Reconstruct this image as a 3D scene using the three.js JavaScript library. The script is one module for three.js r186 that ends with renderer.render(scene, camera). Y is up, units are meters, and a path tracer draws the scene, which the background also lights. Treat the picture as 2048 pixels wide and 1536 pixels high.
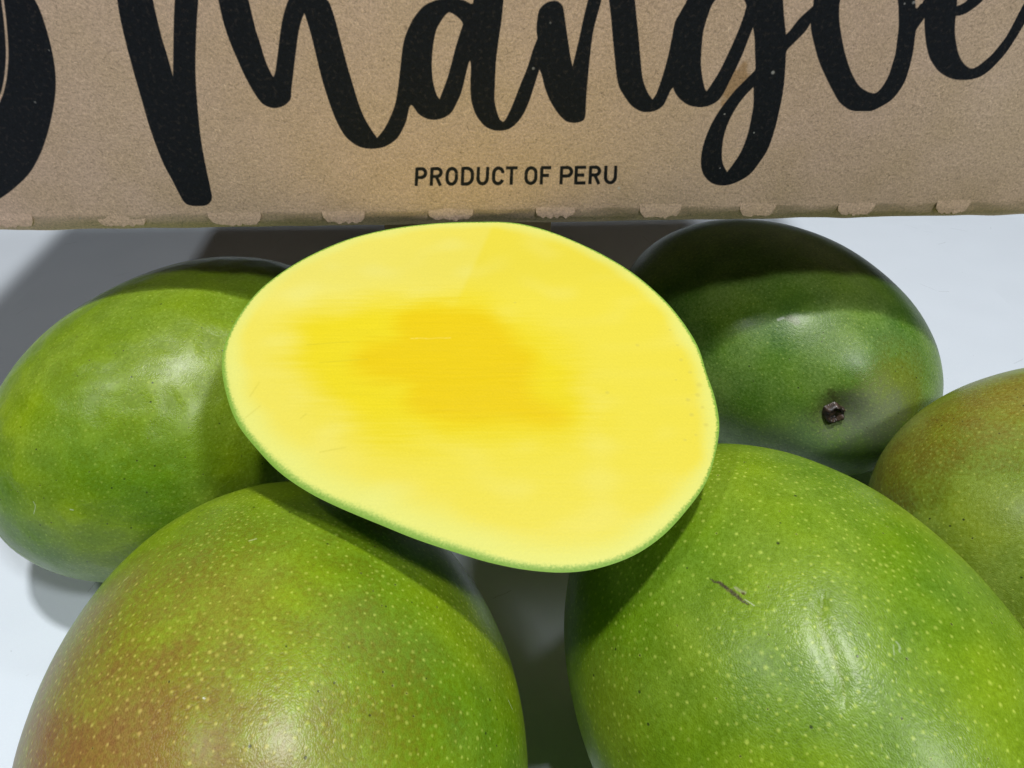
import * as THREE from 'three';
import { ImprovedNoise } from 'three/addons/math/ImprovedNoise.js';
import { RectAreaLightUniformsLib } from 'three/addons/lights/RectAreaLightUniformsLib.js';

/* ---------- camera, light, exposure ---------- */
const CM = 0.01, RAD = Math.PI / 180;
const scene = new THREE.Scene();
scene.background = new THREE.Color().setRGB(0.004, 0.004, 0.0042);      // the dim room around the table
const FOCAL = 1480, W0 = 2048, H0 = 1536, PITCH = 38 * RAD;            // focal length in pixels of the 2048 x 1536 photograph
const EYE = new THREE.Vector3(0, 19.774, 13.79);                        // centimetres
const camera = new THREE.PerspectiveCamera(2 * Math.atan(H0 / 2 / FOCAL) / RAD, W0 / H0, 0.01, 20);
camera.position.copy(EYE).multiplyScalar(CM);
camera.rotation.x = -PITCH;
camera.updateMatrixWorld(true);

RectAreaLightUniformsLib.init();
function lamp(name, dir, dist, size, irradiance, color) {
  const l = new THREE.RectAreaLight(color, irradiance * dist * dist / (size * size), size, size);
  l.name = name;
  l.position.set(...dir).normalize().multiplyScalar(dist);
  l.lookAt(0, 0.06, 0);
  scene.add(l);
}
lamp('ceiling_lamp', [0.07, 1, 0.07], 2.2, 0.13, 2.25, new THREE.Color().setRGB(1, 0.99, 0.97));
lamp('ceiling_lamp_001', [0.56, 1, 0.54], 2.7, 0.24, 1.2, new THREE.Color().setRGB(0.97, 0.99, 1));
lamp('ceiling_lamp_002', [0.32, 1, -0.22], 2.4, 0.2, 0.26, new THREE.Color().setRGB(0.97, 0.99, 1));
lamp('ceiling_lamp_003', [-0.5, 1, 0.15], 2.4, 0.16, 0.58, new THREE.Color().setRGB(0.98, 0.99, 1));

const renderer = new THREE.WebGLRenderer({ antialias: true });
renderer.toneMapping = THREE.LinearToneMapping;
renderer.toneMappingExposure = 0.93;
renderer.shadowMap.enabled = true;

/* ---------- helpers ---------- */
const perlin = new ImprovedNoise();
const noise = (x, y, z) => perlin.noise(x, y, z);
const clamp = (x, a = 0, b = 1) => Math.min(b, Math.max(a, x));
const smooth = (a, b, x) => { const t = clamp((x - a) / (b - a)); return t * t * (3 - 2 * t); };
const lerp = (a, b, t) => a + (b - a) * t;
function rng(seed) { let s = seed >>> 0; return () => { s = (s + 0x6D2B79F5) >>> 0; let t = Math.imul(s ^ (s >>> 15), 1 | s); t = (t + Math.imul(t ^ (t >>> 7), 61 | t)) ^ t; return ((t ^ (t >>> 14)) >>> 0) / 4294967296; }; }
const toSRGB = (c) => { c = clamp(c); return c <= 0.0031308 ? c * 12.92 : 1.055 * Math.pow(c, 1 / 2.4) - 0.055; };
const SRGB = new Uint8Array(4097).map((_, i) => Math.round(255 * toSRGB(i / 4096)));
const sb = (c) => SRGB[Math.round(clamp(c) * 4096)];
function texture(data, w, h, srgb) {
  const t = new THREE.DataTexture(data, w, h, THREE.RGBAFormat, THREE.UnsignedByteType);
  t.magFilter = THREE.LinearFilter; t.minFilter = THREE.LinearMipmapLinearFilter; t.generateMipmaps = true;
  t.wrapS = t.wrapT = THREE.RepeatWrapping; t.anisotropy = 8;
  if (srgb) t.colorSpace = THREE.SRGBColorSpace;
  t.needsUpdate = true;
  return t;
}
function rayOf(px, py) {                                                // direction in the room of a pixel of the photograph
  const x = (px - W0 / 2) / FOCAL, y = -(py - H0 / 2) / FOCAL, c = Math.cos(PITCH), s = Math.sin(PITCH);
  return new THREE.Vector3(x, y * c - s, -y * s - c);
}
function onPlane(px, py, point, normal) {
  const d = rayOf(px, py);
  return EYE.clone().addScaledVector(d, point.clone().sub(EYE).dot(normal) / d.dot(normal));
}
function curve(pts, per = 6, closed = true) {                           // Catmull-Rom through 2-D points; a third entry 1 marks a corner
  const out = [], n = pts.length;
  for (let i = 0; i < (closed ? n : n - 1); i++) {
    const p1 = pts[i], p2 = pts[(i + 1) % n];
    let p0 = pts[closed ? (i - 1 + n) % n : Math.max(0, i - 1)], p3 = pts[closed ? (i + 2) % n : Math.min(n - 1, i + 2)];
    if (p1[2]) p0 = [2 * p1[0] - p2[0], 2 * p1[1] - p2[1]];
    if (p2[2]) p3 = [2 * p2[0] - p1[0], 2 * p2[1] - p1[1]];
    for (let k = 0; k < per; k++) {
      const t = k / per, q = [0, 1].map((j) => 0.5 * (2 * p1[j] + (p2[j] - p0[j]) * t + (2 * p0[j] - 5 * p1[j] + 4 * p2[j] - p3[j]) * t * t + (3 * p1[j] - p0[j] - 3 * p2[j] + p3[j]) * t * t * t));
      out.push(q);
    }
  }
  return out;
}
function tag(o, label, category, group) { o.userData = { label, category }; if (group) o.userData.group = group; return o; }
function meshOf(name, positions, uvs, index, normals, material, parent) {
  const g = new THREE.BufferGeometry();
  g.setAttribute('position', new THREE.Float32BufferAttribute(positions, 3));
  if (uvs) g.setAttribute('uv', new THREE.Float32BufferAttribute(uvs, 2));
  g.setIndex(index);
  if (normals) g.setAttribute('normal', new THREE.Float32BufferAttribute(normals, 3)); else g.computeVertexNormals();
  const m = new THREE.Mesh(g, material); m.name = name; m.castShadow = m.receiveShadow = true;
  parent.add(m);
  return m;
}

/* ---------- the table ---------- */
{
  const N = 1024, d = new Uint8Array(N * N * 4), b = new Uint8Array(N * N * 4);
  const r = rng(5), f = new Float32Array(N * N);
  for (let i = 0; i < 140; i++) {                                       // dust and hair-thin scratches
    let x = r() * N, y = r() * N, a = r() * 6.28; const n = r() < 0.7 ? 2 : 14 + r() * 30, v = 0.1 + r() * 0.25;
    for (let k = 0; k < n; k++) { f[((Math.round(y) + N) % N) * N + (Math.round(x) + N) % N] = v; x += Math.cos(a); y += Math.sin(a); a += (r() - 0.5) * 0.2; }
  }
  for (let y = 0; y < N; y++) for (let x = 0; x < N; x++) {
    const i = (y * N + x), m = 1 + 0.02 * noise(x / 90, y / 90, 3) + 0.025 * (r() - 0.5), k = 1 - f[i];
    d[4 * i] = sb(0.69 * m * k); d[4 * i + 1] = sb(0.76 * m * k); d[4 * i + 2] = sb(0.845 * m * k); d[4 * i + 3] = 255;
    const h = 128 + 60 * noise(x / 7, y / 7, 9) + 30 * (r() - 0.5);
    b[4 * i] = b[4 * i + 1] = b[4 * i + 2] = h; b[4 * i + 3] = 255;
  }
  const map = texture(d, N, N, true), bump = texture(b, N, N, false);
  map.repeat.set(6, 5); bump.repeat.set(6, 5);
  const mat = new THREE.MeshPhysicalMaterial({ map, bumpMap: bump, bumpScale: 0.00002, roughness: 0.24, specularIntensity: 1 });
  mat.name = 'white_laminate';
  const g = new THREE.BoxGeometry(1.5, 0.03, 1.2);
  const m = new THREE.Mesh(g, mat); m.name = 'table'; m.position.set(0, -0.015, -0.15); m.receiveShadow = m.castShadow = true;
  m.userData = { kind: 'structure', label: 'glossy white table top under the mangoes' };
  scene.add(m);
}

/* ---------- the printed cardboard box ---------- */
const BOX_YAW = Math.atan(0.03464);
const BOX_BASE = new THREE.Vector3(-3, 10.57, -4.845 + 0.03464 * 3);    // foot of the printed face, centimetres
const BOX_N = new THREE.Vector3(Math.sin(BOX_YAW), 0, Math.cos(BOX_YAW)), BOX_E = new THREE.Vector3(Math.cos(BOX_YAW), 0, -Math.sin(BOX_YAW));
const FOLD_T = 0.65, FACE_L = -18.6, FACE_R = 20, FACE_H = 12.4;
const waviness = (s, t) => 0.035 * noise(s / 5, t / 4, 3);
const onFace = (px, py) => { const p = onPlane(px, py, BOX_BASE, BOX_N).sub(BOX_BASE); return [p.dot(BOX_E), p.y]; };   // (across, above the foot)
const TW = 2048, TH = 660, S0 = -20.5, T0 = -0.6, TEXCM = 41 / TW;      // the face's texture: 0.2 mm a texel

const KRAFT = (() => {
  const ink = new Float32Array(TW * TH);
  const toTex = (px, py) => { const [s, t] = onFace(px, py); return [(s - S0) / TEXCM, (t - T0) / TEXCM]; };
  function fill(poly, value) {                                          // even-odd scan fill, 4 x 4 samples a texel
    const pts = poly.map((p) => toTex(p[0], p[1]));
    let lo = Infinity, hi = -Infinity;
    for (const p of pts) { lo = Math.min(lo, p[1]); hi = Math.max(hi, p[1]); }
    const y0 = Math.max(0, Math.floor(lo)), y1 = Math.min(TH - 1, Math.ceil(hi));
    for (let y = y0; y <= y1; y++) {
      const cover = new Float32Array(TW);
      for (let k = 0; k < 4; k++) {
        const yy = y + (k + 0.5) / 4, xs = [];
        for (let i = 0; i < pts.length; i++) {
          const a = pts[i], b = pts[(i + 1) % pts.length];
          if ((a[1] <= yy) !== (b[1] <= yy)) xs.push(a[0] + (yy - a[1]) * (b[0] - a[0]) / (b[1] - a[1]));
        }
        xs.sort((a, b) => a - b);
        for (let i = 0; i + 1 < xs.length; i += 2)
          for (let x = Math.max(0, Math.floor(xs[i])); x <= Math.min(TW - 1, Math.floor(xs[i + 1])); x++)
            cover[x] += Math.max(0, Math.min(x + 1, xs[i + 1]) - Math.max(x, xs[i])) / 4;
      }
      for (let x = 0; x < TW; x++) if (cover[x] > 0) { const i = y * TW + x; ink[i] = lerp(ink[i], value, Math.min(1, cover[x])); }
    }
  }
  function stroke(pts, width, value) {                                  // a line of given width in photograph pixels, square-cut ends
    for (let i = 0; i + 1 < pts.length; i++) {
      const [a, b] = [pts[i], pts[i + 1]], l = Math.hypot(b[0] - a[0], b[1] - a[1]) || 1, nx = -(b[1] - a[1]) / l * width / 2, ny = (b[0] - a[0]) / l * width / 2;
      fill([[a[0] + nx, a[1] + ny], [b[0] + nx, b[1] + ny], [b[0] - nx, b[1] - ny], [a[0] - nx, a[1] - ny]], value);
      if (i) fill(Array.from({ length: 10 }, (_, k) => [a[0] + width / 2 * Math.cos(k * 0.628), a[1] + width / 2 * Math.sin(k * 0.628)]), value);
    }
  }
  // the round mark at the left, with its thin open line
  {
    const right = [[-115, -111], [-50, -95], [0, -67], [30, -45], [60, -15], [80, 18], [97, 70], [108, 120], [112, 165], [108, 210], [97, 260], [82, 305], [60, 345], [30, 375], [0, 397], [-50, 425], [-115, 441]];
    fill(curve([...right, ...right.slice(1, -1).reverse().map(([x, y]) => [-230 - x, y])]), 1);
  }
  stroke(curve([[2, -40], [6, 0], [11, 40], [14, 80], [15, 110], [12, 150], [6, 180], [0, 197], [-14, 228]], 5, false), 5, 0);
  // the tall stroke of the M
  fill(curve([[226, -70, 1], [235, 0], [241, 36], [252, 85], [267, 142], [284, 202], [301, 260], [325, 323], [345, 361], [362, 394], [373, 408], [391, 412], [410, 411], [420, 405], [424, 394], [420, 372], [411, 330], [402, 280], [396, 225], [392, 170], [391, 125], [393, 60], [397, 0], [402, -70, 1]]), 1);
  fill(curve([[354, -70, 1], [350, 0], [348, 41], [347, 90], [346, 153, 1], [339, 126], [325, 79], [314, 36], [306, 0], [288, -70, 1]]), 0);
  // the joined letters: one outline below, then the open and closed gaps taken out
  fill(curve([[420, -70, 1], [437, 0], [442, 23], [451, 57], [462, 88], [476, 121], [490, 152], [507, 183], [521, 203], [533, 212], [548, 216], [564, 213], [576, 205], [582, 195], [583, 178], [587, 144], [592, 103], [597, 66], [603, 41], [609, 26, 1],
    [614, 41], [622, 68], [630, 100], [640, 142], [650, 178], [663, 217], [675, 246], [691, 273], [712, 290], [732, 297], [753, 297], [773, 292], [794, 277], [806, 257], [813, 240], [818, 217], [822, 210, 1],
    [827, 214], [837, 228], [852, 237], [868, 240], [887, 236], [903, 225], [913, 207], [922, 187], [929, 160], [936, 131], [940, 121, 1],
    [942, 133], [941, 160], [941, 185], [944, 207], [952, 230], [965, 248], [979, 258], [997, 262], [1016, 259], [1032, 248], [1047, 228], [1059, 201], [1071, 164], [1079, 139, 1],
    [1084, 152], [1090, 176], [1100, 201], [1114, 224], [1129, 240], [1141, 245], [1155, 245], [1167, 240], [1171, 228], [1172, 205], [1175, 164], [1179, 123], [1185, 72], [1193, 37], [1203, 0], [1211, -45, 1],
    [1218, 0], [1222, 33], [1226, 80], [1230, 120], [1233, 149], [1238, 173], [1248, 191], [1261, 209], [1276, 220], [1292, 224], [1311, 221], [1326, 211], [1334, 196], [1341, 181], [1346, 175, 1],
    [1351, 187], [1362, 200], [1377, 210], [1395, 214], [1416, 212], [1435, 202], [1448, 185], [1461, 159], [1474, 133], [1487, 104], [1498, 75], [1506, 55, 1],
    [1509, 75], [1510, 104], [1511, 135], [1509, 142, 1], [1492, 159], [1471, 180], [1453, 202], [1437, 224], [1422, 250], [1410, 279], [1403, 307], [1402, 331], [1407, 349], [1419, 363], [1435, 370], [1455, 370], [1476, 363], [1500, 348], [1520, 323], [1536, 297], [1549, 260], [1559, 219], [1567, 177], [1571, 130], [1572, 109], [1576, 98], [1596, 78], [1612, 61], [1621, 46, 1],
    [1623, 66], [1629, 91], [1638, 123], [1651, 153], [1665, 181], [1677, 202], [1690, 214], [1704, 221], [1724, 222], [1744, 221], [1763, 212], [1782, 200], [1797, 183], [1810, 161], [1819, 133], [1826, 103], [1830, 73], [1833, 59], [1841, 47], [1849, 36, 1],
    [1849, 52], [1851, 79], [1854, 97], [1859, 115], [1868, 131], [1879, 144], [1895, 154], [1911, 159], [1928, 160], [1946, 158], [1963, 152], [1980, 140], [1996, 124], [2012, 106], [2029, 81], [2042, 60], [2055, 38], [2075, 0], [2095, -70, 1]]), 1);
  const open = [
    [[478, -70, 1], [497, 0], [503, 23], [511, 57], [521, 88], [531, 121], [542, 146], [547, 154, 1], [551, 142], [556, 105], [561, 64], [567, 31], [576, 2], [586, -20], [600, -40], [620, -50], [634, -36], [648, -14], [656, 0], [640, -70, 1]],
    [[640, -70, 1], [634, -40], [648, -14], [656, 0], [663, 16], [671, 41], [679, 72], [687, 103], [695, 133], [706, 170], [716, 203], [728, 234], [743, 260], [754, 276, 1], [767, 260], [779, 238], [790, 209], [796, 176], [801, 133], [805, 98], [810, 74], [820, 50], [831, 31], [848, 12], [868, 2], [885, -2], [905, -3], [920, -1], [928, 1], [942, 8, 1], [947, 0], [952, -70, 1]],
    [[1012, -70, 1], [1007, 0], [1003, 41], [997, 82], [992, 123], [990, 164], [989, 197], [992, 217], [999, 238], [1006, 244, 1], [1012, 238], [1024, 213], [1040, 172], [1055, 135], [1066, 100], [1075, 77, 1], [1073, 58], [1075, 38], [1078, 22], [1085, 12], [1095, 5], [1106, 2], [1115, 3], [1123, 9], [1127, 18], [1131, 46], [1136, 80], [1141, 113], [1145, 133, 1], [1150, 113], [1158, 80], [1166, 42], [1176, 0], [1190, -70, 1]],
    [[1262, -70, 1], [1270, 0], [1273, 33], [1277, 71], [1280, 106], [1283, 139], [1287, 164], [1296, 186], [1305, 199, 1], [1314, 184], [1326, 149], [1336, 113], [1344, 75], [1350, 45], [1359, 28], [1369, 10], [1374, 0], [1400, -70, 1]],
    [[1445, -16], [1432, -1], [1424, 10], [1415, 34], [1407, 62], [1403, 99], [1402, 130], [1405, 156], [1410, 178], [1414, 182, 1], [1424, 167], [1440, 141], [1458, 104], [1474, 68], [1487, 34], [1493, 12, 1], [1488, 0], [1470, -16]],
    [[1507, 174, 1], [1507, 208], [1502, 239], [1494, 273], [1481, 305], [1466, 328], [1454, 344, 1], [1445, 325], [1444, 299], [1448, 271], [1458, 242], [1474, 213], [1489, 193], [1500, 181]],
    [[899, 25], [911, 31], [922, 41], [926, 49, 1], [919, 70], [911, 96], [903, 127], [895, 156], [887, 178], [879, 199, 1], [873, 189], [867, 168], [864, 144], [864, 115], [867, 86], [873, 59], [883, 41], [891, 30]],
    [[1562, -70, 1], [1566, 0], [1568, 31], [1572, 69, 1], [1580, 61], [1599, 37], [1626, 12, 1], [1627, 0], [1632, -70, 1]],
    [[1690, -50], [1680, 0], [1678, 23], [1679, 47], [1683, 73], [1689, 103], [1697, 130], [1705, 150], [1716, 169], [1729, 180], [1744, 186], [1754, 184], [1765, 172], [1776, 153], [1783, 133], [1790, 109], [1794, 81], [1797, 55], [1797, 31], [1795, 0], [1780, -55], [1735, -80]],
    [[1822, -70, 1], [1830, 0], [1831, 15, 1], [1835, 16], [1841, 8], [1848, 0], [1880, -70, 1]],
    [[1930, -50], [1919, -20], [1915, 0], [1914, 12, 1], [1921, 10], [1928, 6], [1935, 0], [1950, -25], [1950, -50]],
    [[2010, -70, 1], [1984, -22], [1967, 0], [1959, 8], [1949, 16], [1934, 26], [1921, 31], [1912, 32, 1], [1911, 42], [1910, 59], [1911, 76], [1914, 94], [1917, 107], [1924, 122], [1934, 133], [1943, 137], [1953, 134], [1967, 124], [1982, 111], [1997, 94], [2013, 73], [2027, 48], [2039, 25], [2048, 8], [2062, -20], [2075, -70, 1]],
  ];
  for (const p of open) fill(curve(p), 0);
  // the tops of the letters, above the picture: arches and loops closed, stroke ends rounded
  const bow = (x0, x1, base, top) => Array.from({ length: 25 }, (_, k) => { const t = Math.PI * k / 24; return [(x0 + x1) / 2 - (x1 - x0) / 2 * Math.cos(t), base + (top - base) * Math.sin(t)]; });
  for (const [x0, x1, base, top, v] of [[354, 478, -68, -125, 1], [402, 420, -60, -88, 0], [586, 640, -30, -62, 1], [1632, 1822, -66, -118, 1], [1690, 1780, -50, -84, 0], [1880, 2010, -66, -100, 1], [1928, 1952, -45, -74, 0], [1190, 1262, -66, -92, 1], [1400, 1562, -66, -88, 1]]) fill(bow(x0, x1, base, top), v);
  for (const [x0, x1, top] of [[224, 291, -72], [950, 1014, -72], [2074, 2097, -72]]) fill([[x0 - 2, -90], [x0 - 2, top + 26], ...bow(x0, x1, top + 26, top), [x1 + 2, top + 26], [x1 + 2, -90]], 0);
  // PRODUCT OF PERU, one upright sans letter after another
  const arc = (cx, cy, rx, ry, a0, a1, n = 9) => Array.from({ length: n + 1 }, (_, i) => { const a = lerp(a0, a1, i / n) * Math.PI; return [cx + rx * Math.cos(a), cy - ry * Math.sin(a)]; });
  const o_ = [[...arc(0.5, 0.36, 0.5, 0.36, 0, 1), ...arc(0.5, 0.64, 0.5, 0.36, 1, 2), [1, 0.36]]];
  const bowl = (b) => [[0, 0], [0.55, 0], ...arc(0.55, b / 2, 0.45, b / 2, 0.5, -0.5), [0, b]];
  const GLYPH = {
    P: [[[0, -0.08], [0, 1.08]], bowl(0.55)], R: [[[0, -0.08], [0, 1.08]], bowl(0.5), [[0.5, 0.5], [1, 1.09]]], O: o_,
    D: [[[0, -0.08], [0, 1.08]], [[0, 0], [0.42, 0], ...arc(0.42, 0.4, 0.58, 0.4, 0.5, 0), ...arc(0.42, 0.6, 0.58, 0.4, 0, -0.5), [0, 1]]],
    U: [[[0, -0.08], [0, 0.64], ...arc(0.5, 0.64, 0.5, 0.36, 1, 2), [1, -0.08]]],
    C: [[[1, 0.3], ...arc(0.5, 0.36, 0.5, 0.36, 0.1, 1), ...arc(0.5, 0.64, 0.5, 0.36, 1, 1.9)]],
    T: [[[-0.1, 0], [1.1, 0]], [[0.5, 0], [0.5, 1.08]]], F: [[[0, 1.08], [0, 0]], [[-0.1, 0], [1.05, 0]], [[0, 0.5], [0.85, 0.5]]],
    E: [[[0, -0.08], [0, 1.08]], [[0, 0], [1.05, 0]], [[0, 0.5], [0.88, 0.5]], [[0, 1], [1.05, 1]]],
  };
  const words = [['P', 830, 854], ['R', 860, 885], ['O', 891, 916], ['D', 922, 948], ['U', 953, 978], ['C', 984, 1009], ['T', 1010, 1036], ['O', 1049, 1075], ['F', 1080, 1104], ['P', 1119.5, 1146], ['E', 1149, 1174], ['R', 1177.5, 1202], ['U', 1208, 1234]];
  for (const [ch, x0, x1] of words) for (const line of GLYPH[ch])
    stroke(line.map(([x, y]) => { const px = lerp(x0 + 3.2, x1 - 3.2, x), drop = (px - 830) * -0.0105; return [px + (0.5 - y) * 1.5, 335 + 3.2 + y * 31.4 + drop]; }), 6.4, 1);

  // kraft paper: short fibres over a mottled brown ground
  const r = rng(77), fib = new Float32Array(TW * TH), spotDark = new Float32Array(TW * TH);
  for (let i = 0; i < 52000; i++) {
    let x = r() * TW, y = r() * TH; const a = r() * Math.PI, n = 2 + r() * r() * 12, v = (r() < 0.52 ? 1 : -1) * (0.05 + r() * r() * 0.2), bend = (r() - 0.5) * 0.3;
    for (let k = 0; k < n; k++) { const j = ((y | 0) % TH) * TW + ((x | 0) % TW); fib[j] = clamp(fib[j] + v, -0.45, 0.42); x += Math.cos(a + bend * k) ; y += Math.sin(a + bend * k); if (x < 0 || y < 0 || x >= TW || y >= TH) break; }
  }
  const marks = [[1237, 377, 3.2, 0.75, 0], [1545, 146, 3.6, 0.5, 1], [1448, 229, 2, 0.5, 1], [1507, 266, 2, 0.5, 1], [1439, 337, 1.5, 0.5, 1], [1808, 8, 2, 0.4, 1], [1826, 6, 3, 0.4, 1], [1100, 47, 2, 0.25, 1], [70, 205, 2.5, 0.2, 1], [98, 101, 1.5, 0.4, 1], [137, 304, 2.5, 0.3, 0], [160, 436, 2, 0.4, 0], [1066, 138, 3, 0.3, 1]].map(([x, y, q, v, on]) => [...toTex(x, y), q * 0.75, v, on]);
  const stain = toTex(1470, 170);
  const d = new Uint8Array(TW * TH * 4), b = new Uint8Array(TW * TH * 4), rr = new Uint8Array(TW * TH * 4);
  for (let y = 0; y < TH; y++) for (let x = 0; x < TW; x++) {
    const i = y * TW + x;
    const big = noise(x / 260, y / 260, 1.5), mid = noise(x / 42, y / 42, 7.5), fine = noise(x / 3.1, y / 3.1, 4.2) + 0.6 * noise(x / 1.7, y / 1.7, 8.8), g = r() - 0.5;
    const m = 1 + 0.05 * big + 0.05 * mid + 0.2 * fine + 0.3 * g + 1.1 * fib[i];
    let c = [0.69 * m, (0.50 + 0.012 * big) * m, (0.37 + 0.02 * mid) * m];
    const sd = Math.hypot((x - stain[0]) / 17, (y - stain[1] - (x - stain[0]) * 0.9) / 26) + 0.35 * noise(x / 9, y / 9, 2), sk = 0.6 * (1 - smooth(0.6, 1, sd));
    c = [lerp(c[0], 0.36 * m, sk), lerp(c[1], 0.19 * m, sk), lerp(c[2], 0.055 * m, sk)];
    const patch = 1 - 0.035 * smooth(0.1, 0.5, noise(x / 5, y / 5, 12)) * (0.5 + g);
    const k = clamp(ink[i] * patch), im = 1 + 0.3 * fine + 0.4 * g + 0.9 * Math.max(0, fib[i] - 0.2);
    c = [lerp(c[0], 0.009 * im, k), lerp(c[1], 0.011 * im, k), lerp(c[2], 0.0155 * im, k)];
    for (const q of marks) { const w = Math.hypot(x - q[0], y - q[1]); if (w < q[2]) { const s = q[3] * (1 - smooth(q[2] * 0.5, q[2], w)); c = [lerp(c[0], 0.72, s), lerp(c[1], 0.7, s), lerp(c[2], 0.68, s)]; } }
    d[4 * i] = sb(c[0]); d[4 * i + 1] = sb(c[1]); d[4 * i + 2] = sb(c[2]); d[4 * i + 3] = 255;
    const h = 128 + 55 * fine + 40 * g + 90 * fib[i] - 8 * k; b[4 * i] = b[4 * i + 1] = b[4 * i + 2] = clamp(h, 0, 255); b[4 * i + 3] = 255;
    const ro = 255 * lerp(0.86, 0.62, k); rr[4 * i] = rr[4 * i + 1] = rr[4 * i + 2] = ro; rr[4 * i + 3] = 255;
  }
  return { map: texture(d, TW, TH, true), bump: texture(b, TW, TH, false), rough: texture(rr, TW, TH, false), toTex };
})();
const printedMat = new THREE.MeshPhysicalMaterial({ map: KRAFT.map, bumpMap: KRAFT.bump, bumpScale: 0.00009, roughnessMap: KRAFT.rough, roughness: 1, specularIntensity: 0.35, side: THREE.DoubleSide });
printedMat.name = 'printed_kraft';
const plainKraft = (() => {                                             // unprinted board for the other panels
  const N = 512, d = new Uint8Array(N * N * 4), r = rng(31);
  for (let i = 0; i < N * N; i++) { const x = i % N, y = (i / N) | 0, m = 1 + 0.05 * noise(x / 60, y / 60, 1) + 0.18 * noise(x / 3, y / 3, 2) + 0.25 * (r() - 0.5); d[4 * i] = sb(0.46 * m); d[4 * i + 1] = sb(0.335 * m); d[4 * i + 2] = sb(0.215 * m); d[4 * i + 3] = 255; }
  const map = texture(d, N, N, true); map.repeat.set(3, 3);
  const m = new THREE.MeshStandardMaterial({ map, roughness: 0.85 }); m.name = 'plain_kraft'; return m;
})();

const box = new THREE.Group(); box.name = 'cardboard_box'; scene.add(box);
box.position.copy(BOX_BASE).multiplyScalar(CM); box.rotation.y = BOX_YAW;
tag(box, 'brown cardboard mango box with black hand lettered print and PRODUCT OF PERU', 'cardboard box');
const faceUV = (s, t) => [(s - S0) / 41, (t - T0) / (TH * TEXCM)];
{
  // printed front: flat face, then the soft fold that turns under along the perforated crease
  const pos = [], uv = [], idx = [], NS = 320, rows = [];
  for (let k = 0; k <= 10; k++) rows.push([lerp(FACE_H, FOLD_T, k / 10), 0, 0]);
  for (let k = 1; k <= 9; k++) { const a = k / 9 * Math.PI / 2; rows.push([FOLD_T - FOLD_T * Math.sin(a), -FOLD_T * (1 - Math.cos(a)), 1]); }
  let arcLen = 0;
  rows.forEach(([t, z, bend], k) => {
    const tv = bend ? FOLD_T - (k - 10) * FOLD_T * Math.PI / 18 : t;
    for (let i = 0; i <= NS; i++) {
      const s = lerp(FACE_L, FACE_R, i / NS);
      const wav = waviness(s, t) + (bend ? 0.05 * noise(s / 0.9, k / 3, 6) : 0);
      pos.push(s * CM, (t + (bend ? 0.03 * noise(s / 1.3, 9, k / 4) : 0)) * CM, (z + wav) * CM);
      uv.push(...faceUV(s, tv));
    }
  });
  for (let k = 0; k + 1 < rows.length; k++) for (let i = 0; i < NS; i++) { const a = k * (NS + 1) + i, b = a + NS + 1; idx.push(a, b, a + 1, a + 1, b, b + 1); }
  meshOf('front_panel', pos, uv, idx, null, printedMat, box);

  // torn tabs of face paper left between the perforations
  const r = rng(404);
  for (const [x0, x1, top, bottom] of [[-14, 63, 431, 456], [202, 290, 434, 454], [422, 521, 427, 452], [648, 729, 424, 447], [858, 946, 422, 442], [1072, 1150, 418, 437], [1277, 1363, 411, 437], [1476, 1552, 409, 434], [1671, 1751, 408, 431], [1866, 1941, 404, 428]]) {
    const [sa, tb] = onFace(x0, bottom), [sb_, tt] = onFace(x1, top), n = 26, p = [], u = [], ix = [];
    const edge = [];
    for (let i = 0; i <= n; i++) {
      const f = i / n, round = 1 - Math.pow(Math.abs(2 * f - 1), 7);
      const jag = 0.07 * noise(f * 7, x0, 1) + 0.06 * (r() - 0.5);
      edge.push([lerp(sa, sb_, f), lerp(tt - 0.12, tb + jag, round)]);
    }
    const out = 0.014, thick = 0.11;
    for (let i = 0; i <= n; i++) {                                      // front skin, then the torn edge turned back
      const [s, t] = edge[i], lift = out + 0.012 * noise(s * 2, 4, 1);
      for (const [tt2, z] of [[tt + 0.12 + 0.05 * Math.sin(Math.PI * i / n), -0.006], [lerp(tt, t, 0.3), lift * 0.6], [t + 0.03, lift], [t, lift - 0.012], [t + 0.012, lift - thick]]) { p.push(s * CM, tt2 * CM, (z + waviness(s, tt2)) * CM); u.push(...faceUV(s, tt2)); }
    }
    for (let i = 0; i < n; i++) for (let k = 0; k < 4; k++) { const a = i * 5 + k, b = a + 5; ix.push(a, a + 1, b, b, a + 1, b + 1); }
    meshOf('perforation_tab', p, u, ix, null, printedMat, box);
  }
  const slab = (name, w, h, d, x, y, z) => { const m = new THREE.Mesh(new THREE.BoxGeometry(w * CM, h * CM, d * CM), plainKraft); m.name = name; m.position.set(x * CM, y * CM, z * CM); m.castShadow = m.receiveShadow = true; box.add(m); };
  slab('bottom_panel', 37.8, 0.3, 22, 0.7, 0.16, -11.75);
  for (const s of [-1, 1]) slab('side_panel', 0.35, 12.2, 22.7, 0.7 + s * 19.1, 6.25, -11.52);
  slab('back_panel', 37.8, 12.2, 0.35, 0.7, 6.25, -22.9);
  slab('top_panel', 38.7, 0.35, 23.3, 0.7, 12.6, -11.6);
}
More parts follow.
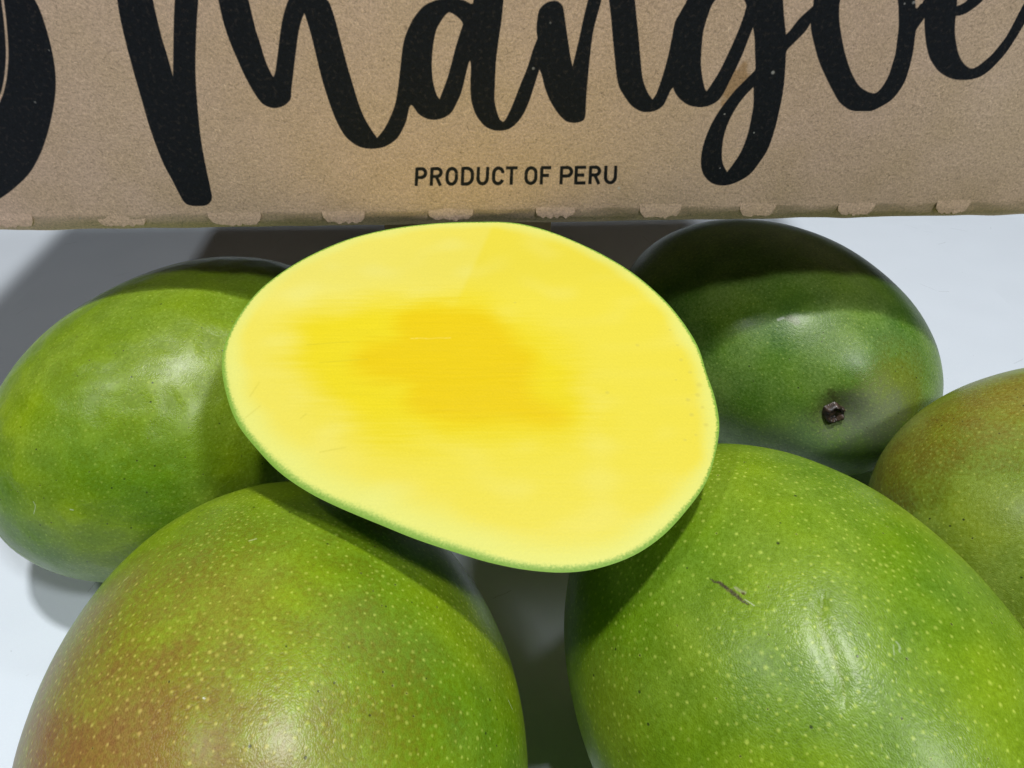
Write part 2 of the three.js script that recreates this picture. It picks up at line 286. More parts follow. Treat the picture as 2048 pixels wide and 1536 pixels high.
// the plain carton that carries it, set back underneath
{
  const g = new THREE.Group(); g.name = 'support_carton'; scene.add(g);
  tag(g, 'plain brown carton standing in the dark under the printed mango box', 'carton');
  g.position.set(-1.9 * CM, 0, -18.4 * CM); g.rotation.y = BOX_YAW;
  const part = (name, w, h, d, x, y, z) => { const m = new THREE.Mesh(new THREE.BoxGeometry(w * CM, h * CM, d * CM), plainKraft); m.name = name; m.position.set(x * CM, y * CM, z * CM); m.castShadow = m.receiveShadow = true; g.add(m); };
  part('carton_body', 6.4, 10.2, 12, 0, 5.1, 0);
  for (const s of [-1, 1]) part('top_flap', 3.15, 0.3, 12.1, s * 1.61, 10.37, 0);
}

/* ---------- mangoes ---------- */
const rotM = (yaw, tilt, roll) => new THREE.Matrix4().makeRotationY(yaw).multiply(new THREE.Matrix4().makeRotationZ(tilt)).multiply(new THREE.Matrix4().makeRotationX(roll));
const UW = 2048, UH = 1024;
function mango(opt) {
  const { x, z, yaw, tilt, roll, a, b, c, seed } = opt;
  const R = rotM(yaw, tilt, roll), e = R.elements;
  const y = Math.hypot(e[1] * a, e[5] * c, e[9] * b);                   // centre height at which it just touches the table
  const centre = new THREE.Vector3(x, y, z), inv = R.clone().transpose();
  const axes = [a, c, b];
  // unit direction on the fruit under a pixel of the photograph
  const at = (px, py) => {
    const d = rayOf(px, py).applyMatrix4(inv), o = EYE.clone().sub(centre).applyMatrix4(inv);
    const D = [d.x / a, d.y / c, d.z / b], O = [o.x / a, o.y / c, o.z / b];
    const A = D[0] ** 2 + D[1] ** 2 + D[2] ** 2, B = D[0] * O[0] + D[1] * O[1] + D[2] * O[2], C = O[0] ** 2 + O[1] ** 2 + O[2] ** 2 - 1;
    const s = (-B - Math.sqrt(Math.max(0, B * B - A * C))) / A, u = D.map((v, i) => v * s + O[i]), l = Math.hypot(...u);
    return u.map((v) => v / l);
  };
  const dist = (u, v) => Math.hypot((u[0] - v[0]) * a, (u[1] - v[1]) * c, (u[2] - v[2]) * b);   // centimetres, near enough
  const dips = (opt.dips ?? []).map(([px, py, r, h]) => [at(px, py), r, h]);
  const creases = (opt.creases ?? []).map(({ path, width, h }) => [curve(path, 8, false).map(([px, py]) => at(px + 4 * noise(px / 9, py / 9, 2), py)), width, h]);
  const shape = (th, ph) => {
    const u = [Math.cos(th), Math.sin(th) * Math.cos(ph), Math.sin(th) * Math.sin(ph)];
    let k = 1 + 0.007 * noise(u[0] * 1.7 + seed, u[1] * 1.7, u[2] * 1.7) + 0.0022 * noise(u[0] * 5, u[1] * 5 + seed, u[2] * 5);
    for (const [q, w, h] of creases) { let m = 9; q.forEach((v, i) => { const t = dist(u, v) / (w * (0.35 + Math.sin(Math.PI * (i + 0.5) / q.length))); if (t < m) m = t; }); if (m < 3) k += h * Math.exp(-m * m); }
    for (const [q, r, h] of dips) { const w = dist(u, q) / r; if (w < 3) k += h * Math.exp(-w * w); }
    return new THREE.Vector3(u[0] * a * k, u[1] * c * k, u[2] * b * k);
  };
  const NT = opt.creases ? 190 : 72, NP = opt.creases ? 300 : 120, pos = [], nor = [], uv = [], idx = [], E = 0.004;
  for (let i = 0; i <= NT; i++) for (let j = 0; j <= NP; j++) {
    const th = i / NT * Math.PI, ph = j / NP * 2 * Math.PI, p = shape(th, ph), t0 = clamp(th, 0.02, Math.PI - 0.02);
    const dt = shape(t0 + E, ph).sub(shape(t0 - E, ph)), dp = shape(t0, ph + E).sub(shape(t0, ph - E));
    const n = dt.cross(dp).normalize(); if (n.dot(p) < 0) n.negate();
    pos.push(p.x * CM, p.y * CM, p.z * CM); nor.push(n.x, n.y, n.z); uv.push(j / NP, i / NT);
  }
  for (let i = 0; i < NT; i++) for (let j = 0; j < NP; j++) { const q = i * (NP + 1) + j, w = q + NP + 1; if (i) idx.push(q, w, q + 1); if (i < NT - 1) idx.push(q + 1, w, w + 1); }

  /* skin: colour and fine relief, laid out by angle round the long axis */
  const r = rng(seed * 97 + 13), col = new Float32Array(UW * UH * 3), hgt = new Float32Array(UW * UH);
  const zones = opt.zones.map((q) => ({ ...q, u: at(q.at[0], q.at[1]) }));
  const cosP = new Float32Array(UW), sinP = new Float32Array(UW);
  for (let j = 0; j < UW; j++) { cosP[j] = Math.cos(j / UW * 2 * Math.PI); sinP[j] = Math.sin(j / UW * 2 * Math.PI); }
  const G = opt.green, Y = opt.yellow;
  for (let i = 0; i < UH; i++) {
    const th = (i + 0.5) / UH * Math.PI, ct = Math.cos(th), st = Math.sin(th);
    for (let j = 0; j < UW; j++) {
      const u0 = ct, u1 = st * cosP[j], u2 = st * sinP[j], X = u0 * a, V = u1 * c, Z = u2 * b, o = i * UW + j;
      const big = noise(X / 2.6 + seed, V / 2.6, Z / 2.6), mid = noise(X / 0.55, V / 0.55 + seed, Z / 0.55), fine = noise(X / 0.085, V / 0.085, Z / 0.085 + seed), g = r() - 0.5;
      const w = clamp(0.5 + 0.9 * big + 0.25 * mid);
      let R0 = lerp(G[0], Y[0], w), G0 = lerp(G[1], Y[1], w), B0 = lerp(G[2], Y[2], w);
      for (const q of zones) {
        const dd = Math.hypot((u0 - q.u[0]) * a, (u1 - q.u[1]) * c, (u2 - q.u[2]) * b) / q.r + 0.3 * big + 0.2 * mid + 0.2 * fine;
        const k = q.k * (1 - smooth(q.soft ?? 0.25, 1, dd));
        if (k > 0) { R0 = lerp(R0, q.color[0], k); G0 = lerp(G0, q.color[1], k); B0 = lerp(B0, q.color[2], k); }
      }
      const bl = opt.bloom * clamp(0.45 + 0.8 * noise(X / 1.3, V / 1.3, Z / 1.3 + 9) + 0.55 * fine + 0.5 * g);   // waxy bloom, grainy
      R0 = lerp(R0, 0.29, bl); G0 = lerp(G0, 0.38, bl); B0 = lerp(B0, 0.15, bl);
      const m = 1 + 0.10 * mid + 0.16 * fine + 0.34 * g;
      col[3 * o] = R0 * m; col[3 * o + 1] = G0 * m; col[3 * o + 2] = B0 * m;
      hgt[o] = 0.5 + 0.08 * fine + 0.22 * g + 0.5 * opt.lumps * mid;
    }
  }
  const splat = (u, rad, fn) => {                                       // calls fn(index, distance / radius) round a direction; rad in cm
    const th = Math.acos(clamp(u[0], -1, 1)), ph = (Math.atan2(u[2], u[1]) + 2 * Math.PI) % (2 * Math.PI);
    const ci = th / Math.PI * UH, cj = ph / (2 * Math.PI) * UW, pv = Math.PI / UH * 5.2, ph1 = Math.max(0.02, Math.sin(th)) * 2 * Math.PI / UW * 4.3, ri = Math.ceil(rad / pv) + 1, rj = Math.min(UW / 2 - 1, Math.ceil(rad / ph1) + 1);
    for (let i = Math.max(0, Math.floor(ci - ri)); i <= Math.min(UH - 1, Math.ceil(ci + ri)); i++) {
      const t2 = (i + 0.5) / UH * Math.PI, ct = Math.cos(t2), st = Math.sin(t2);
      for (let j = Math.floor(cj - rj); j <= Math.ceil(cj + rj); j++) {
        const jj = (j + 2 * UW) % UW, w = Math.hypot((ct - u[0]) * a, (st * cosP[jj] - u[1]) * c, (st * sinP[jj] - u[2]) * b) / rad;
        if (w < 1) fn(i * UW + jj, w);
      }
    }
  };
  const mixAt = (o, rgb, k) => { for (let q = 0; q < 3; q++) col[3 * o + q] = lerp(col[3 * o + q], rgb[q], k); };
  const dirRandom = () => { const zz = 2 * r() - 1, f = r() * 2 * Math.PI, s = Math.sqrt(1 - zz * zz); return [zz, s * Math.cos(f), s * Math.sin(f)]; };
  const L = opt.lenticel;
  const cells = new Map(), gap = L.gap, key = (i, j, k) => (i * 211 + j) * 211 + k;
  for (let n = 0; n < 26000; n++) {                                     // kept only where no other dot lies nearer than the gap
    const u = dirRandom(), p = [u[0] * a, u[1] * c, u[2] * b], q = p.map((v) => Math.floor(v / gap)), own = gap * (0.8 + 0.5 * noise(u[0] * 3 + seed, u[1] * 3, u[2] * 3));
    let free = true;
    for (let i = -1; i <= 1 && free; i++) for (let j = -1; j <= 1 && free; j++) for (let k = -1; k <= 1 && free; k++)
      for (const v of cells.get(key(q[0] + i, q[1] + j, q[2] + k)) ?? []) if (Math.hypot(v[0] - p[0], v[1] - p[1], v[2] - p[2]) < own) { free = false; break; }
    if (!free) continue;
    const id = key(...q); if (!cells.has(id)) cells.set(id, []); cells.get(id).push(p);
    const rad = (0.026 + 0.026 * r() * r()) * L.size, k = L.k * (0.5 + 0.5 * r()), dark = r() < 0.03;
    splat(u, rad * 1.3, (o, w) => { const f = k * (1 - smooth(0.2, 1, w)); mixAt(o, [col[3 * o] * 1.15 + 0.2, col[3 * o + 1] * 1.1 + 0.2, col[3 * o + 2] + 0.06], f); hgt[o] += 0.10 * f; });
    if (dark) splat(u, 0.018 + 0.012 * r(), (o, w) => { mixAt(o, [0.015, 0.02, 0.008], 0.9 * (1 - smooth(0.4, 1, w))); hgt[o] -= 0.2; });
  }
  for (let n = 0; n < 110; n++) { const u = dirRandom(); splat(u, 0.02 + 0.02 * r(), (o, w) => { mixAt(o, [0.012, 0.016, 0.008], 0.85 * (1 - smooth(0.4, 1, w))); hgt[o] -= 0.15 * (1 - w); }); }
  for (const s of opt.scars ?? []) {                                    // scratches, scuffs and creases traced along the skin
    const pts = curve(s.path, 24, false), field = new Map();
    pts.forEach(([px, py], n) => {
      const f = n / pts.length, wob = s.wobble ?? 0, u = at(px + wob * noise(n / 9, s.path[0][0], 1), py + wob * noise(n / 9, s.path[0][1], 7)), taper = s.taper ? Math.sin(Math.PI * clamp(f * 0.94 + 0.03)) : 1;
      splat(u, s.width * taper * (0.75 + 0.5 * Math.abs(noise(n / 3, 2, s.width * 90))), (o, w) => field.set(o, Math.max(field.get(o) ?? 0, 1 - smooth(0.2, 1, w))));
    });
    for (const [o, k] of field) { if (s.color) mixAt(o, s.color, clamp(s.k * k * (0.75 + 0.5 * r()))); hgt[o] -= (s.deep ?? 0) * k; }
  }
  const d = new Uint8Array(UW * UH * 4), hb = new Uint8Array(UW * UH * 4);
  for (let o = 0; o < UW * UH; o++) { d[4 * o] = sb(col[3 * o]); d[4 * o + 1] = sb(col[3 * o + 1]); d[4 * o + 2] = sb(col[3 * o + 2]); d[4 * o + 3] = 255; const h = clamp(hgt[o]) * 255; hb[4 * o] = hb[4 * o + 1] = hb[4 * o + 2] = h; hb[4 * o + 3] = 255; }
  const mat = new THREE.MeshPhysicalMaterial({ map: texture(d, UW, UH, true), bumpMap: texture(hb, UW, UH, false), bumpScale: 0.00022, roughness: opt.rough ?? 0.36, specularIntensity: 0.62, clearcoat: 0.08, clearcoatRoughness: 0.24 });
  mat.name = 'mango_skin';
  const root = new THREE.Group(); root.name = opt.name; scene.add(root);
  root.position.set(x * CM, 0, z * CM);
  tag(root, opt.label, 'mango', 'whole mangoes on the white table');
  const body = meshOf('skin', pos, uv, idx, nor, mat, root);
  body.position.y = y * CM; body.quaternion.setFromRotationMatrix(R);
  return { root, body, at, shape, R, centre };
}
const GREEN = [0.10, 0.215, 0.003], YEL = [0.205, 0.305, 0.005];
const left = mango({ name: 'mango', label: 'plain green mango with a lumpy shine, lying half under the left of the box', seed: 3, x: -10.16, z: -4.59, yaw: 0.8913, tilt: 0.0807, roll: 0.0133, a: 6.30, b: 4.81, c: 4.38, green: GREEN, yellow: YEL, bloom: 0.12, lumps: 2.6, lenticel: { gap: 0.19, size: 0.85, k: 0.5 },
  zones: [{ at: [300, 640], r: 4.5, k: 0.5, color: [0.19, 0.27, 0.01] }],
  scars: [{ path: [[66, 1003], [70, 1012], [67, 1028]], width: 0.018, color: [0.5, 0.58, 0.45], k: 0.6, wobble: 1 }, { path: [[140, 1019], [146, 1020]], width: 0.03, color: [0.5, 0.6, 0.45], k: 0.6 }] });
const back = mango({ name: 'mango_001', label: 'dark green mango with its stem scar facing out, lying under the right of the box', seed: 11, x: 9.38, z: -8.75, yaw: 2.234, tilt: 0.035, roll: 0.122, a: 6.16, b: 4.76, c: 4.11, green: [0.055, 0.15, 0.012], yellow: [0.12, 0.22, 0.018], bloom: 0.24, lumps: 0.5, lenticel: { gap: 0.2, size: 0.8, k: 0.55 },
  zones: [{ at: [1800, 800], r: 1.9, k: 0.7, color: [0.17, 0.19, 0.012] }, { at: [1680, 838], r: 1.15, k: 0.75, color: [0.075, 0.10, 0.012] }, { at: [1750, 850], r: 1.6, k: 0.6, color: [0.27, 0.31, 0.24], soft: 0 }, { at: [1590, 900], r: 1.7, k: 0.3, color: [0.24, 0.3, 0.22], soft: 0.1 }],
  dips: [[1680, 838, 0.8, -0.085], [1730, 800, 1.0, 0.012]],
  scars: [{ path: [[1556, 640], [1566, 636]], width: 0.08, color: [0.7, 0.72, 0.68], k: 0.45 }, { path: [[1576, 637], [1596, 642]], width: 0.16, color: [0.25, 0.22, 0.2], k: 0.35, wobble: 5 }, { path: [[1660, 782], [1672, 795], [1676, 806]], width: 0.1, color: [0.06, 0.06, 0.02], k: 0.5, wobble: 10 }] });
const right = mango({ name: 'mango_002', label: 'green mango with a brownish orange flush, cut off by the picture edge', seed: 23, x: 15.73, z: 0.48, yaw: 0.157, tilt: -0.07, roll: 0.087, a: 6.04, b: 4.83, c: 4.31, green: [0.13, 0.22, 0.01], yellow: [0.22, 0.29, 0.012], bloom: 0.2, lumps: 0.5, lenticel: { gap: 0.2, size: 0.9, k: 0.65 },
  zones: [{ at: [1800, 900], r: 3.0, k: 0.8, color: [0.17, 0.105, 0.012], soft: -0.2 }, { at: [1930, 800], r: 3.6, k: 0.6, color: [0.24, 0.185, 0.014], soft: -0.3 }, { at: [2060, 780], r: 2.8, k: 0.55, color: [0.27, 0.165, 0.018], soft: -0.2 }], scars: [] });
const frontLeft = mango({ name: 'mango_003', label: 'big green mango with an orange red blush on one side', seed: 31, x: -4.71, z: 6.13, yaw: 1.8151, tilt: 0.0, roll: 0.035, a: 6.20, b: 4.93, c: 4.36, green: GREEN, yellow: YEL, bloom: 0.09, lumps: 0.5, lenticel: { gap: 0.185, size: 0.9, k: 1 },
  zones: [{ at: [200, 1480], r: 6.2, k: 0.85, color: [0.26, 0.165, 0.018], soft: -0.3 }, { at: [440, 1560], r: 3.4, k: 0.5, color: [0.28, 0.165, 0.02], soft: -0.2 }, { at: [470, 1200], r: 1.6, k: 0.4, color: [0.26, 0.2, 0.02], soft: -0.2 }, { at: [100, 1530], r: 3.8, k: 0.85, color: [0.28, 0.12, 0.05], soft: -0.3 }, { at: [230, 1180], r: 1.6, k: 0.5, color: [0.24, 0.17, 0.03], soft: -0.2 }],
  scars: [{ path: [[406, 1396], [409, 1398]], width: 0.022, color: [0.8, 0.82, 0.78], k: 0.9 }, { path: [[246, 1163], [256, 1154]], width: 0.02, color: [0.6, 0.55, 0.3], k: 0.8 }, { path: [[498, 1082], [512, 1078]], width: 0.03, color: [0.55, 0.6, 0.3], k: 0.7 }, { path: [[1016, 1400], [1024, 1418]], width: 0.02, color: [0.6, 0.65, 0.5], k: 0.7 }] });
const frontRight = mango({ name: 'mango_004', label: 'big green mango with a dark scratch and a shallow crease on its side', seed: 47, x: 6.18, z: 5.23, yaw: 1.972, tilt: 0.122, roll: 0.0, a: 6.37, b: 4.68, c: 4.41, green: [0.105, 0.225, 0.004], yellow: [0.195, 0.31, 0.008], bloom: 0.1, lumps: 0.5, lenticel: { gap: 0.19, size: 1.0, k: 1 },
  creases: [{ path: [[1646, 1195], [1640, 1238], [1652, 1282], [1668, 1322], [1684, 1362], [1690, 1410]], width: 0.14, h: -0.0058 }],
  zones: [{ at: [1210, 1420], r: 1.6, k: 0.35, color: [0.2, 0.24, 0.01] }],
  scars: [{ path: [[1418, 1159], [1440, 1168], [1462, 1184], [1484, 1202], [1499, 1211]], width: 0.07, color: [0.06, 0.042, 0.03], k: 0.9, deep: 0.15, wobble: 3, taper: 1 }, { path: [[1470, 1176], [1482, 1184], [1490, 1186]], width: 0.05, color: [0.34, 0.36, 0.2], k: 0.7 }, { path: [[1484, 1187], [1488, 1189]], width: 0.035, color: [0.06, 0.03, 0.01], k: 0.9 }, { path: [[1490, 1200], [1508, 1212]], width: 0.02, color: [0.5, 0.55, 0.4], k: 0.8 },
    { path: [[1646, 1195], [1640, 1238], [1652, 1282], [1668, 1322], [1684, 1362], [1690, 1410]], width: 0.11, color: [0.15, 0.22, 0.005], k: 0.45, taper: 1, wobble: 7 }, { path: [[1792, 1284], [1798, 1292], [1799, 1304]], width: 0.03, color: [0.45, 0.55, 0.35], k: 0.5, wobble: 2 }, { path: [[1786, 1290], [1788, 1310]], width: 0.022, color: [0.45, 0.55, 0.35], k: 0.45 }] });
// the woody stem end of the mango under the box
{
  const u = back.at(1680, 838), th = Math.acos(u[0]), ph = Math.atan2(u[2], u[1]), p = back.shape(th, ph), n = p.clone().normalize();
  const g = new THREE.LatheGeometry([[0.0, 0.10], [0.09, 0.07], [0.16, 0.13], [0.23, 0.21], [0.29, 0.20], [0.33, 0.10], [0.36, -0.02], [0.44, -0.12], [0.56, -0.22]].map(([x, y]) => new THREE.Vector2(x * CM, y * CM)), 40), q = g.attributes.position, c = [];
  for (let i = 0; i < q.count; i++) {
    const v = new THREE.Vector3().fromBufferAttribute(q, i), X = v.x / CM, Y = v.y / CM, Z = v.z / CM, k = 1 + 0.25 * noise(X * 3, Y * 3, Z * 3 + 2);
    q.setXYZ(i, v.x * k, (Y + 0.1 * noise(X * 5, 3, Z * 5) + 0.05 * noise(X * 14, 5, Z * 14)) * CM, v.z * k);
    const w = clamp(0.35 + 1.1 * noise(X * 9, Y * 9 + 4, Z * 9)); c.push(lerp(0.012, 0.1, w), lerp(0.01, 0.062, w), lerp(0.009, 0.046, w));
  }
  g.setAttribute('color', new THREE.Float32BufferAttribute(c, 3)); g.computeVertexNormals();
  const m = new THREE.Mesh(g, new THREE.MeshStandardMaterial({ vertexColors: true, roughness: 0.3 })); m.name = 'stem'; m.castShadow = m.receiveShadow = true;
  const world = p.clone().applyMatrix4(back.R), wn = n.clone().applyMatrix4(back.R);
  m.position.set(world.x * CM, (world.y + back.centre.y) * CM, world.z * CM); m.quaternion.setFromUnitVectors(new THREE.Vector3(0, 1, 0), wn);
  m.userData = { label: 'dark woody stem stub' };
  back.root.add(m);
}

/* ---------- the cut mango cheek resting on the others ---------- */
{
  const n = new THREE.Vector3(0, 1, 0.2).normalize(), p0 = new THREE.Vector3(0, 10.06, 0);
  const outline = [[953, 441], [1025, 443], [1090, 457], [1167, 487], [1247, 530], [1316, 584], [1361, 634], [1396, 689], [1414, 744], [1431, 793], [1440, 848], [1433, 903], [1414, 963], [1376, 1018], [1326, 1072], [1267, 1112], [1197, 1137], [1127, 1146], [1052, 1141], [978, 1127], [903, 1105], [828, 1080], [754, 1050], [679, 1018], [614, 985], [554, 943], [505, 891], [470, 843], [450, 788], [441, 729], [450, 679], [475, 629], [515, 579], [564, 540], [619, 507], [689, 477], [769, 456], [858, 444]];
  const X = new THREE.Vector3(1, 0, 0), Zv = new THREE.Vector3().crossVectors(X, n).normalize();                   // in-plane axes: right, towards the viewer
  const mid = onPlane(930, 760, p0, n);
  const plane = (px, py) => { const p = onPlane(px, py, p0, n).sub(mid); return [p.dot(X), p.dot(Zv)]; };
  const rim = outline.map(([px, py]) => {                                // the cut edge lies a little inside the outline where the skin bulges out below it
    const dx = px - 940, dy = py - 790, l = Math.hypot(dx, dy), w = 1 + 3 * Math.max(0, (-0.4 * dx + 0.92 * dy) / l);
    return plane(px - dx / l * w, py - dy / l * w);
  });
  const ring = curve(rim, 5), NR = ring.length;
  const root = new THREE.Group(); root.name = 'cut_mango_half'; scene.add(root);
  tag(root, 'cut mango cheek showing yellow flesh, resting on top of the whole mangoes', 'cut mango');
  const base = mid.clone().addScaledVector(n, -2.3);
  root.position.copy(base).multiplyScalar(CM);
  const put = (a, b, h) => { const v = mid.clone().sub(base).addScaledVector(X, a).addScaledVector(Zv, b).addScaledVector(n, h).multiplyScalar(CM); return [v.x, v.y, v.z]; };
  // straight-edged sector at upper left: slight tilt, paler tone put into the colour
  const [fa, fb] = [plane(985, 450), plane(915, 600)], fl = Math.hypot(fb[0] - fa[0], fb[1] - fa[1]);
  const facet = (a, b) => ((a - fa[0]) * (fb[1] - fa[1]) - (b - fa[1]) * (fb[0] - fa[0])) / fl;                     // > 0 on one side of the straight edge
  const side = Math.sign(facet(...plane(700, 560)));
  const relief = (a, b) => { const f = side * facet(a, b), reach = 1 - smooth(0.2, 2.4, b - plane(800, 560)[1]); return -0.007 * clamp(f, 0, 3) * reach + 0.012 * noise(a / 2, b / 1.3, 5) + 0.004 * noise(a / 0.5, b / 0.35, 8); };
  /* flesh texture in plane centimetres */
  const N = 1400, SP = 13, half = SP / 2, d = new Uint8Array(N * N * 4), hb = new Uint8Array(N * N * 4), r = rng(555);
  const deep = curve([[800, 628], [890, 616], [965, 625], [1010, 655], [1040, 690], [1066, 712], [1060, 760], [1066, 800], [1130, 830], [1100, 845], [990, 840], [880, 838], [820, 812], [815, 772], [760, 760], [715, 735], [728, 695], [795, 678]], 4).map(([x, y]) => plane(x, y));
  const warm = curve([[600, 640], [700, 608], [860, 598], [960, 608], [1040, 650], [1120, 700], [1170, 780], [1180, 845], [1100, 872], [960, 872], [800, 884], [700, 850], [630, 780], [585, 730], [580, 680]], 3).map(([x, y]) => plane(x, y));
  const sdf = (poly, x, y) => {
    let dmin = 1e9, inside = false;
    for (let i = 0, j = poly.length - 1; i < poly.length; j = i++) {
      const a = poly[j], b = poly[i], ex = b[0] - a[0], ey = b[1] - a[1], t = clamp(((x - a[0]) * ex + (y - a[1]) * ey) / (ex * ex + ey * ey + 1e-12)), qx = x - a[0] - ex * t, qy = y - a[1] - ey * t;
      dmin = Math.min(dmin, qx * qx + qy * qy);
      if ((a[1] > y) !== (b[1] > y) && x < (b[0] - a[0]) * (y - a[1]) / (b[1] - a[1]) + a[0]) inside = !inside;
    }
    return (inside ? -1 : 1) * Math.sqrt(dmin);
  };
  // distances on a coarse grid, read back smoothly
  const Q = 200, grids = [deep, warm, ring].map((poly) => { const a = new Float32Array((Q + 1) * (Q + 1)); for (let i = 0; i <= Q; i++) for (let j = 0; j <= Q; j++) a[i * (Q + 1) + j] = sdf(poly, j / Q * SP - half, i / Q * SP - half); return a; });
  const read = (g, x, y) => { const u = clamp((x + half) / SP * Q, 0, Q - 0.001), v = clamp((y + half) / SP * Q, 0, Q - 0.001), i = u | 0, j = v | 0, fu = u - i, fv = v - j, o = j * (Q + 1) + i; return lerp(lerp(g[o], g[o + 1], fu), lerp(g[o + Q + 1], g[o + Q + 2], fu), fv); };
  const dots = [[1275, 690], [1355, 690], [1362, 720], [1352, 760], [1380, 745], [1215, 785], [1030, 605], [1395, 790], [1383, 830], [1370, 880], [1392, 870], [1340, 660], [1405, 815], [1398, 770], [1412, 850], [1376, 800]].map(([x, y]) => [...plane(x, y), 0.035 + 0.05 * r()]);
  const lines = [[518, 765, 500, 792], [520, 812, 492, 835], [612, 828, 602, 836], [640, 725, 735, 718], [615, 690, 700, 684], [690, 895, 640, 905]].map(([x0, y0, x1, y1]) => [plane(x0, y0), plane(x1, y1)]);
  const pale = [plane(822, 677), plane(900, 676)];
  const segDist = (a, b, x, y) => { const ex = b[0] - a[0], ey = b[1] - a[1], t = clamp(((x - a[0]) * ex + (y - a[1]) * ey) / (ex * ex + ey * ey)); return Math.hypot(x - a[0] - ex * t, y - a[1] - ey * t); };
  for (let j = 0; j < N; j++) for (let i = 0; i < N; i++) {
    const x = (i + 0.5) / N * SP - half, y = (j + 0.5) / N * SP - half, o = 4 * (j * N + i);
    const edge = -read(grids[2], x, y);
    if (edge < -0.3) { d[o] = d[o + 1] = d[o + 2] = 120; d[o + 3] = 255; hb[o] = hb[o + 1] = hb[o + 2] = 128; hb[o + 3] = 255; continue; }
    const streak = noise(x / 1.6 + 3, y / 0.09, 1) * 0.6 + noise(x / 0.7, y / 0.05, 4) * 0.4, blotch = noise(x / 1.1, y / 0.8, 2), grain = r() - 0.5, fine = noise(x / 0.05, y / 0.05, 3);
    const kd = 1 - smooth(-0.34, 0.42, read(grids[0], x, y) + 0.22 * streak * smooth(1.2, -0.6, x) + 0.12 * blotch);
    const kw = 1 - smooth(-0.6, 0.7, read(grids[1], x, y) + 0.28 * streak + 0.25 * blotch);
    let c = [0.70, 0.61, 0.05];
    const f = side * facet(x, y), left_ = smooth(-0.1, 0.08, f) * (1 - smooth(-0.1, 1.1, y - plane(700, 590)[1])), pk = clamp(0.22 * left_ + 0.22 * smooth(-0.1, 0.8, blotch) + 0.22 * smooth(0.4, -4.5, x) + 0.16 * smooth(1.5, 4.5, y));  // flesh painted paler beyond the straight edge, in blotches, and towards left and front
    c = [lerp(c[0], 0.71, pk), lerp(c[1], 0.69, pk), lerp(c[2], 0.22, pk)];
    c = [lerp(c[0], 0.69, 0.85 * kw), lerp(c[1], 0.57, 0.85 * kw), lerp(c[2], 0.004, 0.92 * kw)];
    c = [lerp(c[0], 0.68, kd), lerp(c[1], 0.505, kd), lerp(c[2], 0.0002, kd)];
    // towards the peel: paler, then the green line of the peel itself
    const wide = 0.055 + 0.17 * Math.max(0, (-0.4 * x + 0.92 * y) / (Math.hypot(x, y) + 0.01)) + 0.05 * blotch, en = edge + 0.035 * fine + 0.03 * grain;
    const near = 1 - smooth(wide, 0.3 + 3.4 * wide, en), peel = 1 - smooth(0.25 * wide, 1.15 * wide, en), line = 1 - smooth(0.02, 0.05 + 0.6 * wide, en);
    c = [lerp(c[0], 0.66, 0.7 * near), lerp(c[1], 0.70, 0.7 * near), lerp(c[2], 0.2, 0.7 * near)];
    c = [lerp(c[0], 0.42, 0.85 * peel), lerp(c[1], 0.56, 0.85 * peel), lerp(c[2], 0.13, 0.85 * peel)];
    c = [lerp(c[0], 0.15, 0.88 * line), lerp(c[1], 0.32, 0.88 * line), lerp(c[2], 0.03, 0.88 * line)];
    let h = 128 + 26 * streak + 10 * grain + 14 * fine;
    for (const q of dots) { const w = Math.hypot(x - q[0], y - q[1]) / q[2]; if (w < 1) { const k = 0.4 * (1 - w * w); c = [lerp(c[0], 0.5, k), lerp(c[1], 0.45, k), lerp(c[2], 0.08, k)]; h -= 30 * k; } }
    for (const q of lines) { const w = segDist(q[0], q[1], x, y + 0.02 * blotch) / 0.035; if (w < 1) { const k = 0.22 * (1 - w); c = [lerp(c[0], 0.4, k), lerp(c[1], 0.36, k), lerp(c[2], 0.02, k)]; h -= 40 * k; } }
    { const w = segDist(pale[0], pale[1], x, y + 0.03 * noise(x * 4, 1, 1)) / 0.035; if (w < 1) { const k = 0.25 * (1 - w) * (0.5 + Math.abs(noise(x * 9, 3, 3)) * 1.5); c = [lerp(c[0], 0.9, k), lerp(c[1], 0.78, k), lerp(c[2], 0.25, k)]; } }
    const m = 1 + 0.045 * grain + 0.03 * fine + (0.012 + 0.035 * kw) * streak;
    d[o] = sb(c[0] * m); d[o + 1] = sb(c[1] * m); d[o + 2] = sb(c[2] * m); d[o + 3] = 255;
    hb[o] = hb[o + 1] = hb[o + 2] = clamp(h, 0, 255); hb[o + 3] = 255;
  }
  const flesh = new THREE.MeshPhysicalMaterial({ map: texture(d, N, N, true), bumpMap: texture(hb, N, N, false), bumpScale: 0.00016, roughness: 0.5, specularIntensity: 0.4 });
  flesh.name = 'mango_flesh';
  const P = [], U = [], I = [], NF = 40;
  const add = (a, b, h) => { P.push(...put(a, b, h)); U.push((a + half) / SP, (b + half) / SP); };
  add(0, 0, relief(0, 0));
  for (let k = 1; k <= NF; k++) for (let i = 0; i < NR; i++) { const q = k / NF, a = ring[i][0] * q, b = ring[i][1] * q, round = k === NF ? -0.03 : 0; add(a, b, relief(a, b) + round); }
  for (let i = 0; i < NR; i++) { const j = (i + 1) % NR; I.push(0, 1 + j, 1 + i); for (let k = 1; k < NF; k++) { const a = 1 + (k - 1) * NR + i, b = 1 + (k - 1) * NR + j, e = a + NR, f = b + NR; I.push(a, b, e, b, f, e); } }
  const face = meshOf('flesh', P, U, I, null, flesh, root);
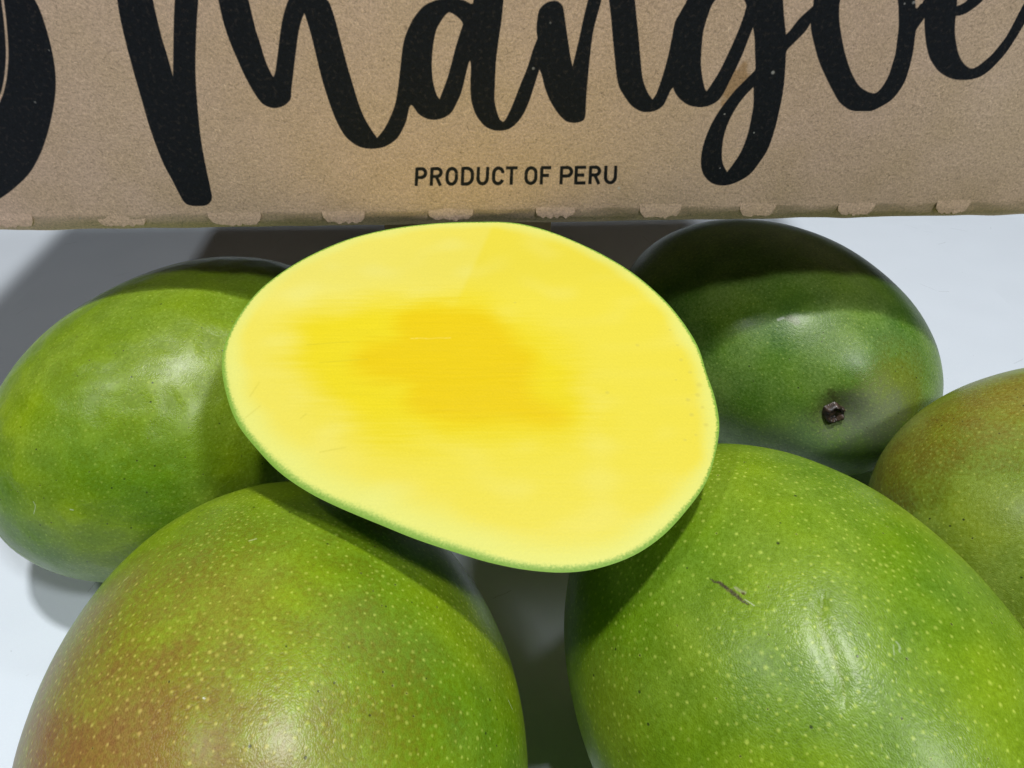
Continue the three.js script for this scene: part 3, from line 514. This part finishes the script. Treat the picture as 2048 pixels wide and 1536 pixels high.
  // the peel: a shallow dome below the cut, with a few pale dots
  const SW = 1024, SH = 256, sd = new Uint8Array(SW * SH * 4), dotsM = new Float32Array(SW * SH);
  for (let k = 0; k < 2600; k++) { const x = r() * SW, y = r() * SH, R = 1 + r() * 1.6, v = 0.3 + 0.6 * r(); for (let yy = Math.floor(y - 3); yy <= y + 3; yy++) for (let xx = Math.floor(x - 3); xx <= x + 3; xx++) if (yy >= 0 && yy < SH) { const o = yy * SW + (xx + SW) % SW; dotsM[o] = Math.max(dotsM[o], v * (1 - smooth(0.4, 1, Math.hypot(xx - x, yy - y) / R))); } }
  for (let y = 0; y < SH; y++) for (let x = 0; x < SW; x++) {
    const o = y * SW + x, a = x / SW * 2 * Math.PI, m = 1 + 0.2 * noise(Math.cos(a) * 3, Math.sin(a) * 3, y / 40) + 0.2 * noise(x / 3, y / 3, 4) + 0.15 * (r() - 0.5), k = dotsM[o];
    sd[4 * o] = sb(lerp(0.21 * m, 0.4, 0.6 * k)); sd[4 * o + 1] = sb(lerp(0.38 * m, 0.52, 0.6 * k)); sd[4 * o + 2] = sb(lerp(0.04 * m, 0.1, 0.6 * k)); sd[4 * o + 3] = 255;
  }
  const peelMat = new THREE.MeshPhysicalMaterial({ map: texture(sd, SW, SH, true), roughness: 0.4 }); peelMat.name = 'cut_mango_peel';
  const P2 = [], U2 = [], I2 = [], ND = 28, DEPTH = 2.3;
  for (let k = 0; k <= ND; k++) for (let i = 0; i <= NR; i++) {
    const q = 1 - k / ND, [a, b] = ring[i % NR];
    const h = -DEPTH * (1 - Math.pow(q, 1.7)) - 0.03 * (1 - k / ND) + (k === 0 ? relief(a, b) : 0);
    P2.push(...put(a * q, b * q, h)); U2.push(i / NR, k / ND);
  }
  for (let k = 0; k < ND; k++) for (let i = 0; i < NR; i++) { const a = k * (NR + 1) + i, b = a + NR + 1; I2.push(a, a + 1, b, a + 1, b + 1, b); }
  meshOf('peel', P2, U2, I2, null, peelMat, root);
}

renderer.render(scene, camera);
